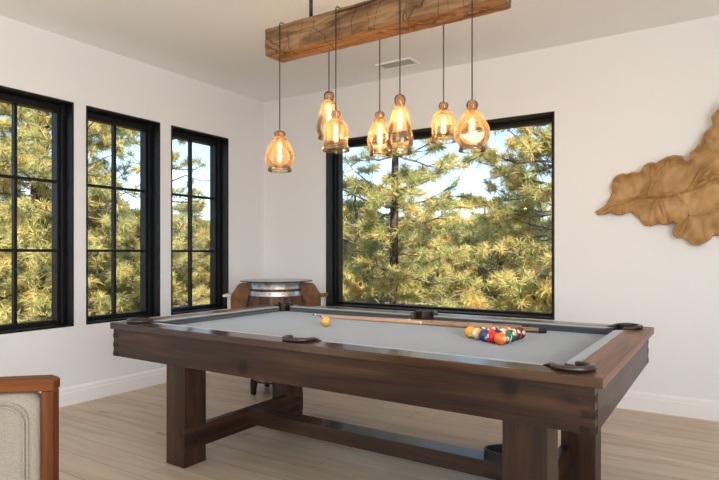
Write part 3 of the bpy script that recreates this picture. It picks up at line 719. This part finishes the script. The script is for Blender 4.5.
# ------------------------------------------------------------------ barrel cabinet in the corner
bc = Vector((-3.215, 3.70, 0)); yaw = TH
ba = thing('barrel_cabinet', 'wooden barrel cabinet with metal hoops and flared side wings in the room corner', 'barrel', bc, yaw)
M['stave'] = wood('oak_staves', (0.025, 0.012, 0.007), (0.075, 0.036, 0.017), (0.15, 0.075, 0.034), 2, 0.45, 0.0, 1.0, False, 0.05, 0.25)
M['wing'] = wood('brown_wing_wood', (0.050, 0.020, 0.007), (0.13, 0.055, 0.018), (0.22, 0.10, 0.036), 1, 0.45, 0.0, 1.0, False, 0.05, 0.2)
def hoop_mat():
    m = NT('galvanised_hoop'); b = m.bsdf(Roughness=0.32, Metallic=0.9)
    nz_ = m.n('TexNoise'); nz_.inputs['Scale'].default_value = 14; nz_.inputs['Detail'].default_value = 5; m.l(m.coord(), nz_.inputs['Vector'])
    m.l(m.ramp(nz_.outputs['Fac'], [(0.35, (0.30, 0.29, 0.28)), (0.65, (0.62, 0.62, 0.62))]), b.inputs['Base Color']); return m.m
M['hoop'] = hoop_mat(); M['pale'] = wood('pale_painted_wood', (0.48, 0.45, 0.38), (0.56, 0.53, 0.46), (0.62, 0.60, 0.54), 2, 0.5)
def br_(z):  # barrel radius
    t = (z-0.53)/0.41; return 0.272 - 0.062*t*t
zs = [0.105+0.843*i/24 for i in range(25)]
bm = BM(); NV = 96; rings = []
for z in zs:
    rings.append([bm.verts.new(((br_(z)-(0.0025 if k % 4 == 0 else 0))*math.cos(2*math.pi*k/NV), (br_(z)-(0.0025 if k % 4 == 0 else 0))*math.sin(2*math.pi*k/NV), z)) for k in range(NV)])
for a, b in zip(rings, rings[1:]):
    for k in range(NV): bm.faces.new((a[k], a[(k+1) % NV], b[(k+1) % NV], b[k]))
bm.faces.new(rings[0][::-1]); bm.faces.new(rings[-1])
body = obj('barrel', bm, M['stave'], ba, local=True)
for za, zb in ((0.890, 0.941), (0.832, 0.868), (0.70, 0.735), (0.34, 0.375), (0.20, 0.235), (0.125, 0.17)):
    pr = [(br_(za)+0.0005, za), (br_(za)+0.004, za), (br_((za+zb)/2)+0.0042, (za+zb)/2), (br_(zb)+0.004, zb), (br_(zb)+0.0005, zb)]
    hp = obj('hoop', lathe(BM(), pr, 64), M['hoop'], body, local=True)
bm = BM()
for k in range(14):
    a = 2*math.pi*(k+0.3)/14
    for z in (0.911, 0.850):
        bmesh.ops.create_icosphere(bm, subdivisions=1, radius=0.005, matrix=Matrix.Translation(((br_(z)+0.004)*math.cos(a), (br_(z)+0.004)*math.sin(a), z)))
obj('rivet', bm, M['bolt'], body, local=True)
obj('tabletop', lathe(BM(), [(0, 0.949), (0.306, 0.949), (0.309, 0.952), (0.309, 0.954), (0.306, 0.957), (0, 0.957)], 64), clear_glass('tabletop_glass', (0.86, 0.88, 0.87), 1.0), ba, local=True)
for s in (-1, 1):
    # flared wing panel seen from the room: sloping shoulder, straight lower side
    def wpts(y): return [(s*0.20, y, 0.32), (s*0.20, y, 0.938), (s*0.305, y, 0.930), (s*0.325, y, 0.915), (s*0.375, y, 0.835), (s*0.382, y, 0.76), (s*0.378, y, 0.60), (s*0.345, y, 0.32)]
    bm = BM(); a = [bm.verts.new(p) for p in wpts(-0.06)]; b = [bm.verts.new(p) for p in wpts(0.06)]; n = len(a)
    bm.faces.new(a); bm.faces.new(b[::-1])
    for i in range(n): bm.faces.new((a[i], a[(i+1) % n], b[(i+1) % n], b[i]))
    wg = obj('wing', bm, M['wing'], ba, local=True, bevel=0.004)
    lo, hi = sorted((s*0.372, s*0.440)); obj('ledge', box(BM(), lo, hi, -0.10, 0.10, 0.818, 0.840), M['pale'] if s < 0 else M['wing'], wg, local=True, bevel=0.004)
    lo, hi = sorted((s*0.384, s*0.412)); obj('bracket', box(BM(), lo, hi, -0.05, 0.05, 0.42, 0.818), M['pale'], wg, local=True, bevel=0.003)
for k in range(4):
    a = R(32+90*k); px, py = 0.205*math.cos(a), 0.205*math.sin(a)
    bm = BM(); tube(bm, [(px*1.04, py*1.04, 0.0), (px*1.03, py*1.03, 0.01), (px, py, 0.09), (px*0.98, py*0.98, 0.128)], [0.018, 0.022, 0.031, 0.032], 14)
    obj('foot', bm, M['joint'], ba, local=True, smooth=True)

# ------------------------------------------------------------------ dining chair in the near left corner
M['teak'] = wood('warm_brown_frame', (0.040, 0.0095, 0.0015), (0.095, 0.025, 0.0035), (0.165, 0.050, 0.008), 2, 0.4, 0.03, 1.0, False, 0.05, 0.2)
M['teakH'] = wood('warm_brown_frame_cross', (0.040, 0.0095, 0.0015), (0.095, 0.025, 0.0035), (0.165, 0.050, 0.008), 0, 0.4, 0.03, 1.0, False, 0.05, 0.2)
M['linen'] = cloth('beige_linen', (0.265, 0.222, 0.175), 260, 0.08)
dch, lat = 1.425, -1.058
cpos = (math.cos(TH)*lat - math.sin(TH)*dch, math.sin(TH)*lat + math.cos(TH)*dch, 0)
ch = thing('dining_chair', 'wooden framed chair with piped beige upholstered back in the near corner', 'chair', cpos, TH+R(8))
ch.scale = (1, 1, 0.987)
hw, pw = 0.272, 0.032
def post(x0, x1, y0, y1, z0, z1, name, m, bev=0.005):
    return obj(name, box(BM(), x0, x1, y0, y1, z0, z1), m, ch, local=True, bevel=bev, seg=3)
for s in (-1, 1):
    lo, hi = sorted((s*hw, s*(hw-pw))); post(lo, hi, -0.016, 0.024, 0.0, 0.846, 'leg', M['teak'])
    post(lo, hi, -0.50, -0.46, 0.0, 0.42, 'leg', M['teak'])
    post(min(s*(hw-.034), s*(hw-.008)), max(s*(hw-.034), s*(hw-.008)), -0.465, -0.012, 0.36, 0.415, 'seat_rail', M['teak'])
bm = BM(); prof = [(-hw-0.001, 0.846), (hw+0.001, 0.846), (hw+0.001, 0.873), (hw*0.93, 0.881), (0, 0.8775), (-hw*0.93, 0.881), (-hw-0.001, 0.873)]
a = [bm.verts.new((p[0], -0.020, p[1])) for p in prof]; b = [bm.verts.new((p[0], 0.028, p[1])) for p in prof]; n = len(prof)
bm.faces.new(a); bm.faces.new(b[::-1])
for i in range(n): bm.faces.new((a[i], a[(i+1) % n], b[(i+1) % n], b[i]))
obj('top_rail', bm, M['teakH'], ch, local=True, bevel=0.004, seg=3)
post(-hw+pw, hw-pw, -0.495, -0.46, 0.36, 0.42, 'seat_rail', M['teakH']); post(-hw+pw, hw-pw, -0.01, 0.02, 0.36, 0.42, 'seat_rail', M['teakH'])
def rrect(x0, x1, z0, z1, r, n=7):
    pts = []
    for cx_, cz_, a0 in ((x1-r, z1-r, 0), (x0+r, z1-r, 90), (x0+r, z0+r, 180), (x1-r, z0+r, 270)):
        for i in range(n+1): a = R(a0+90*i/n); pts.append((cx_+r*math.cos(a), cz_+r*math.sin(a)))
    return pts
bx_ = hw-pw-0.003
def pad(levels):
    bm = BM(); prev = None
    for pts, y in levels:
        ring = [bm.verts.new((p[0], y, p[1])) for p in pts]
        if prev:
            for i in range(len(ring)): bm.faces.new((prev[i], prev[(i+1) % len(ring)], ring[(i+1) % len(ring)], ring[i]))
        else: bm.faces.new(ring)
        prev = ring
    bm.faces.new(prev[::-1]); return bm
r0 = lambda i, r: rrect(-bx_+i, bx_-i, 0.47+i, 0.843-i, r)
bk = obj('backrest', pad([(r0(.040, .05), -0.028), (r0(.020, .045), -0.027), (r0(.006, .04), -0.020), (r0(0, .035), -0.008), (r0(0, .035), 0.02), (r0(.01, .035), 0.045), (r0(.04, .03), 0.055)]), M['linen'], ch, local=True, smooth=True)
for ins_, rr_ in ((0.022, 0.0035), (0.031, 0.0035)):
    bm = BM(); pp = [(p[0], -0.0295, p[1]) for p in r0(ins_, .05)]; tube(bm, pp+[pp[0]], rr_, 8, cap=False)
    obj('piping', bm, M['linen'], bk, local=True, smooth=True)
bm = BM(); prism(bm, rrect(-hw+.01, hw-.01, -0.51, -0.035, .04), 0.42, 0.50)
obj('seat', bm, M['linen'], ch, local=True, bevel=0.02, seg=3)

# ------------------------------------------------------------------ outside: slope and pines
def ground_z(x, y):
    d = max(0.0, max(-(x-XL), y-YB)) ; a = math.hypot(x, y)
    z = -3.2 - 0.10*min(d, 25)
    z += 0.055*max(0, a-38) if a > 38 else 0
    z += 9.0*(1/(1+math.exp(-(a-105)/14)))
    return z + 0.8*noise.noise((x*0.05, y*0.05, 0.3))*min(1, d/12)
def hill_mat():
    m = NT('dry_grass_slope'); b = m.bsdf(Roughness=1.0); b.inputs['Specular IOR Level'].default_value = 0.0
    n1 = m.n('TexNoise'); n1.inputs['Scale'].default_value = 0.35; n1.inputs['Detail'].default_value = 10; m.l(m.coord(), n1.inputs['Vector'])
    m.l(m.ramp(n1.outputs['Fac'], [(0.35, (0.05, 0.065, 0.03)), (0.5, (0.16, 0.14, 0.06)), (0.68, (0.33, 0.25, 0.12))]), b.inputs['Base Color']); return m.m
bm = BM(); GX = [-170+5*i for i in range(59)]; GY = [-60+5*i for i in range(53)]; hv = {}
for i, x in enumerate(GX):
    for j, y in enumerate(GY): hv[i, j] = bm.verts.new((x, y, ground_z(x, y)))
for i in range(len(GX)-1):
    for j in range(len(GY)-1): bm.faces.new((hv[i, j], hv[i+1, j], hv[i+1, j+1], hv[i, j+1]))
structure('ground_slope', bm, hill_mat(), smooth=True)

def needle_mat(name, stops):
    m = NT(name); tc = m.coord(); 
    n1 = m.n('TexNoise'); n1.inputs['Scale'].default_value = 2.2; n1.inputs['Detail'].default_value = 3; m.l(tc, n1.inputs['Vector'])
    geo = m.n('NewGeometry'); 
    mx = m.n('Math', operation='MULTIPLY_ADD'); mx.inputs[1].default_value = 0.34; m.l(geo.outputs['Random Per Island'], mx.inputs[0]); 
    sb = m.n('Math', operation='SUBTRACT'); sb.inputs[1].default_value = 0.17; m.l(n1.outputs['Fac'], sb.inputs[0]); m.l(sb.outputs[0], mx.inputs[2])
    col = m.ramp(mx.outputs[0], stops)
    d = m.n('BsdfDiffuse'); t = m.n('BsdfTranslucent'); m.l(col, d.inputs[0]); m.l(col, t.inputs[0])
    mix = m.n('MixShader'); mix.inputs[0].default_value = 0.45; m.l(d.outputs[0], mix.inputs[1]); m.l(t.outputs[0], mix.inputs[2])
    m.l(mix.outputs[0], m.out.inputs['Surface']); return m.m
M['needles'] = needle_mat('pine_needles', [(0.26, (0.24, 0.29, 0.14)), (0.42, (0.50, 0.49, 0.19)), (0.60, (0.74, 0.65, 0.27)), (0.80, (0.80, 0.50, 0.20))])
M['needles2'] = needle_mat('blue_green_needles', [(0.28, (0.16, 0.22, 0.14)), (0.46, (0.34, 0.38, 0.18)), (0.64, (0.58, 0.54, 0.24)), (0.80, (0.66, 0.50, 0.2))])
M['bark'] = wood('pine_bark', (0.022, 0.016, 0.013), (0.066, 0.046, 0.036), (0.13, 0.095, 0.075), 2, 0.95, 0, 1.0, False, 0.6, 0.1)
M['twig'] = wood('grey_twig_bark', (0.05, 0.04, 0.032), (0.14, 0.11, 0.085), (0.27, 0.22, 0.17), 2, 0.95, 0, 1.0, False, 0.3, 0.1)

def np_mesh(name, verts, faces_n, k):
    """verts (N,3) array; consecutive groups of k vertices form faces"""
    me = bpy.data.meshes.new(name); nv = len(verts); nf = nv//k
    me.vertices.add(nv); me.vertices.foreach_set('co', verts.astype(np.float32).ravel())
    me.loops.add(nv); me.loops.foreach_set('vertex_index', np.arange(nv, dtype=np.int32))
    me.polygons.add(nf); me.polygons.foreach_set('loop_start', np.arange(0, nv, k, dtype=np.int32)); me.polygons.foreach_set('loop_total', np.full(nf, k, dtype=np.int32))
    me.update(); me.validate(); return me
def pine(name, label, loc, H, Rad, seed, z_low=0.12, whorls=16, per=5, needles=44, nl=0.17, nw=0.0075, tr=0.16, density=1.0, mat='needles', group=None, shape=1.0, lean=(0, 0), dead=0):
    rng = np.random.RandomState(seed)
    t = thing(name, label, 'tree', loc, 0, group)
    bm = BM(); n = 14; tp = []; trad = []
    for i in range(n+1):
        u = i/n; tp.append((lean[0]*u + 0.10*math.sin(u*5+seed), lean[1]*u + 0.08*math.cos(u*4+seed*2)-0.08*math.cos(seed*2), H*u)); trad.append(tr*(1-u)**0.8+0.012)
    tube(bm, tp, trad, 10); obj('trunk', bm, M['bark'], t, local=True, smooth=True)
    def tpos(u):
        f = u*n; i = min(int(f), n-1); a, b = Vector(tp[i]), Vector(tp[i+1]); return a.lerp(b, f-i)
    bb = BM(); tips = []   # (position, direction)
    for w in range(whorls):
        u = z_low + (0.985-z_low)*((w+rng.uniform(-.3, .3))/(whorls-1)); u = min(max(u, z_low), 0.985)
        v = (u-z_low)/(1-z_low); prof = min(1.0, 0.75+v*1.6)*(1-v)**(0.62*shape)
        a0 = rng.uniform(0, 6.28)
        for q in range(per):
            a = a0 + 6.283*q/per + rng.uniform(-.35, .35); L = max(0.35, Rad*prof*rng.uniform(0.6, 1.1))
            dirh = Vector((math.cos(a), math.sin(a), 0)); b0 = tpos(u); pts = []; up = rng.uniform(-0.15, 0.45)
            for i in range(7):
                s = i/6
                pts.append(b0 + dirh*L*s + Vector((0, 0, L*(up*s - 0.28*s + 0.30*s*s))) + Vector((rng.uniform(-1, 1), rng.uniform(-1, 1), rng.uniform(-1, 1)))*0.05*L*s)
            r0_ = 0.010+0.011*L
            tube(bb, pts, [r0_*(1-0.8*i/6) for i in range(7)], 5)
            tips.append((pts[-1], (pts[-1]-pts[-2]).normalized()))
            ns = max(3, int(L*4.2*density))
            for k in range(ns):
                s = 0.14+0.84*(k+rng.uniform(0, 1))/ns; f = s*6; i = min(int(f), 5); p = pts[i].lerp(pts[i+1], f-i)
                sd_ = (1 if k % 2 else -1)*rng.uniform(0.5, 1.15); dd = (Matrix.Rotation(sd_, 3, 'Z') @ dirh); dd.z = rng.uniform(-0.45, 0.85); dd.normalize()
                l = L*rng.uniform(0.14, 0.34)*(1.15-s*0.6)+0.10; e = p+dd*l + Vector((0, 0, 0.12*l))
                tube(bb, [p, p.lerp(e, .5)+Vector((0, 0, -0.04*l)), e], [0.008, 0.006, 0.004], 4)
                tips.append((e, (e-p).normalized()))
                if l > 0.32:
                    for fr in (0.5, 0.78):
                        if rng.rand() < 0.75:
                            d2 = (Matrix.Rotation(rng.choice([-1, 1])*rng.uniform(.5, 1.0), 3, 'Z') @ dd); d2.z += 0.2; d2.normalize()
                            p2 = p.lerp(e, fr); e2 = p2+d2*rng.uniform(.10, .22); tube(bb, [p2, e2], [0.005, 0.0035], 4); tips.append((e2, d2))
    for k in range(dead):                                   # bare dead limbs low on the trunk
        a = rng.uniform(0, 6.28); u = rng.uniform(0.05, 0.5); L = Rad*rng.uniform(.5, 1.0); p = tpos(u); pts = [p]
        for i in range(5): p = p + Vector((math.cos(a), math.sin(a), 0))*L/5 + Vector((rng.uniform(-.1, .1), rng.uniform(-.1, .1), rng.uniform(-.16, .12)))*L*0.5; pts.append(p)
        tube(bb, pts, [0.022, 0.018, 0.014, 0.010, 0.007, 0.004], 5)
    obj('branches', bb, M['twig'], t, local=True, smooth=True)
    tips.append((Vector(tp[-1]), Vector((0, 0, 1))))
    P0 = np.array([p[:] for p, _ in tips]); D0 = np.array([d_[:] for _, d_ in tips]); N = len(tips)
    nd = rng.normal(size=(N, needles, 3)); nd /= np.linalg.norm(nd, axis=2, keepdims=True)
    nd = nd + D0[:, None, :]*0.5 + np.array([0, 0, 0.15]); nd /= np.linalg.norm(nd, axis=2, keepdims=True)
    sz = rng.uniform(0.8, 1.2, (N, 1, 1)); ln = nl*sz*rng.uniform(0.7, 1.1, (N, needles, 1))
    base = P0[:, None, :] - D0[:, None, :]*rng.uniform(0, 0.9, (N, needles, 1))*nl
    side = np.cross(nd, rng.normal(size=(N, needles, 3))); side /= np.linalg.norm(side, axis=2, keepdims=True)+1e-9
    a = base + side*nw*0.5; b = base - side*nw*0.5; tipv = base + nd*ln; tipv[..., 2] -= 0.012
    m1 = base + nd*ln*0.6 + side*nw*0.45; m2 = base + nd*ln*0.6 - side*nw*0.45
    vv = np.stack([b, a, m1, tipv, m2], 2).reshape(-1, 3)
    me = np_mesh('needles', vv, None, 5); me.materials.append(M[mat])
    fo = bpy.data.objects.new('foliage', me); put(fo, t); fo['kind'] = 'stuff'
    return t
def copy_tree(src, loc, rz, sc, label=None, group=None):
    r = src.copy(); COL.objects.link(r); r.location = loc; r.rotation_euler = (0, 0, rz); r.scale = (sc, sc, sc)
    if label: r['label'] = label
    if group: r['group'] = group
    for c in list(src.children):
        k = c.copy(); COL.objects.link(k); k.parent = r
    return r
def gp(x, y): return (x, y, ground_z(x, y)-0.1)
def polar(px, dist):                                    # bearing from the camera, kept as plain ground positions
    a = (px-359.5)/563; return (math.cos(TH)*a*dist - math.sin(TH)*dist, math.sin(TH)*a*dist + math.cos(TH)*dist)
A = pine('pine_tree', 'open-crowned pine with a dark trunk filling the left of the big window', gp(*polar(401, 8.8)), 11.0, 1.75, 3, 0.18, 26, 4, 80, 0.165, 0.0068, 0.085, 1.25, dead=4)
B = pine('pine_tree', 'broad dense yellow-green pine filling the right of the big window', gp(*polar(562, 9.2)), 15.0, 2.15, 11, 0.10, 36, 7, 64, 0.165, 0.0075, 0.19, 1.7, dead=8)
C = pine('pine_tree', 'dense pine with dark trunk outside the nearest left window', gp(*polar(41, 11.0)), 15.0, 2.3, 23, 0.22, 32, 7, 60, 0.16, 0.0078, 0.21, 1.7, dead=6)
Dt = pine('pine_tree', 'pine with long open branches outside the middle left window', gp(*polar(72, 9.3)), 12.0, 1.3, 31, 0.14, 22, 5, 64, 0.16, 0.0075, 0.14, 0.9)
Et = pine('pine_tree', 'airy pine outside the window beside the room corner', gp(*polar(165, 12.0)), 14.0, 2.0, 41, 0.10, 24, 4, 64, 0.16, 0.0078, 0.15, 0.9, dead=5)
F1 = pine('pine_tree', 'young bushy pine low in the big window between the two tall pines', gp(*polar(466, 10.8)), 5.3, 2.2, 57, 0.05, 20, 7, 64, 0.17, 0.008, 0.10, 1.7, dead=4)
G1 = pine('pine_tree', 'blue-green pine low at the left edge of the big window', gp(*polar(350, 10.4)), 6.2, 2.0, 61, 0.05, 18, 7, 60, 0.16, 0.008, 0.10, 1.6, mat='needles2', dead=4)
# young pines and farther pines down the slope
GR = 'pines on the slope beyond the windows'
lab = 'yellow-green pine standing farther down the slope among the background trees'
rng = random.Random(5)
srcs = [F1, G1, Et, Dt]
spots = [(6,14.5,0,1.1),(68,14,0,1.0),(100,12.5,0,0.93),(126,14,0,0.98),(150,16,1,1.05),(172,14,0,0.98),(214,14,0,1.02),(236,17,1,1.1),(110,20,0,1.25),(186,19,0,1.3),
         (322,14,0,1.1),(376,13.2,0,1.0),(424,13.6,0,1.05),(498,13.6,0,1.15),(356,18,0,1.3),(400,19,1,1.3),(446,18,0,1.35),(485,19,0,1.4),(530,15,1,1.2),(575,15,0,1.2),(605,18,0,1.3),(290,18,1,1.2),(255,19,0,1.2)]
for px, dist, s, sc in spots:
    x, y = polar(px, dist); copy_tree(srcs[s], gp(x, y), rng.uniform(0, 6.28), sc, lab, GR)
lab2 = 'small distant pine on the hillside far beyond the left windows'
taken = []
def free_spot(p0, p1, d0, d1, gap):
    for _ in range(200):
        x, y = polar(rng.uniform(p0, p1), rng.uniform(d0, d1))
        if all(math.hypot(x-a, y-b) > gap for a, b in taken): taken.append((x, y)); return x, y
    return None
for k in range(44):
    q = free_spot(-60, 240, 36, 125, 5.5)
    if q: copy_tree(srcs[k % 2], gp(*q), rng.uniform(0, 6.28), rng.uniform(0.9, 1.4), lab2, 'distant pines on the hillside')
for k in range(12):
    q = free_spot(320, 580, 28, 60, 5.5)
    if q: copy_tree(srcs[k % 2], gp(*q), rng.uniform(0, 6.28), rng.uniform(0.9, 1.3), 'pine half hidden far behind the trees in the big window', 'far pines behind the big window')
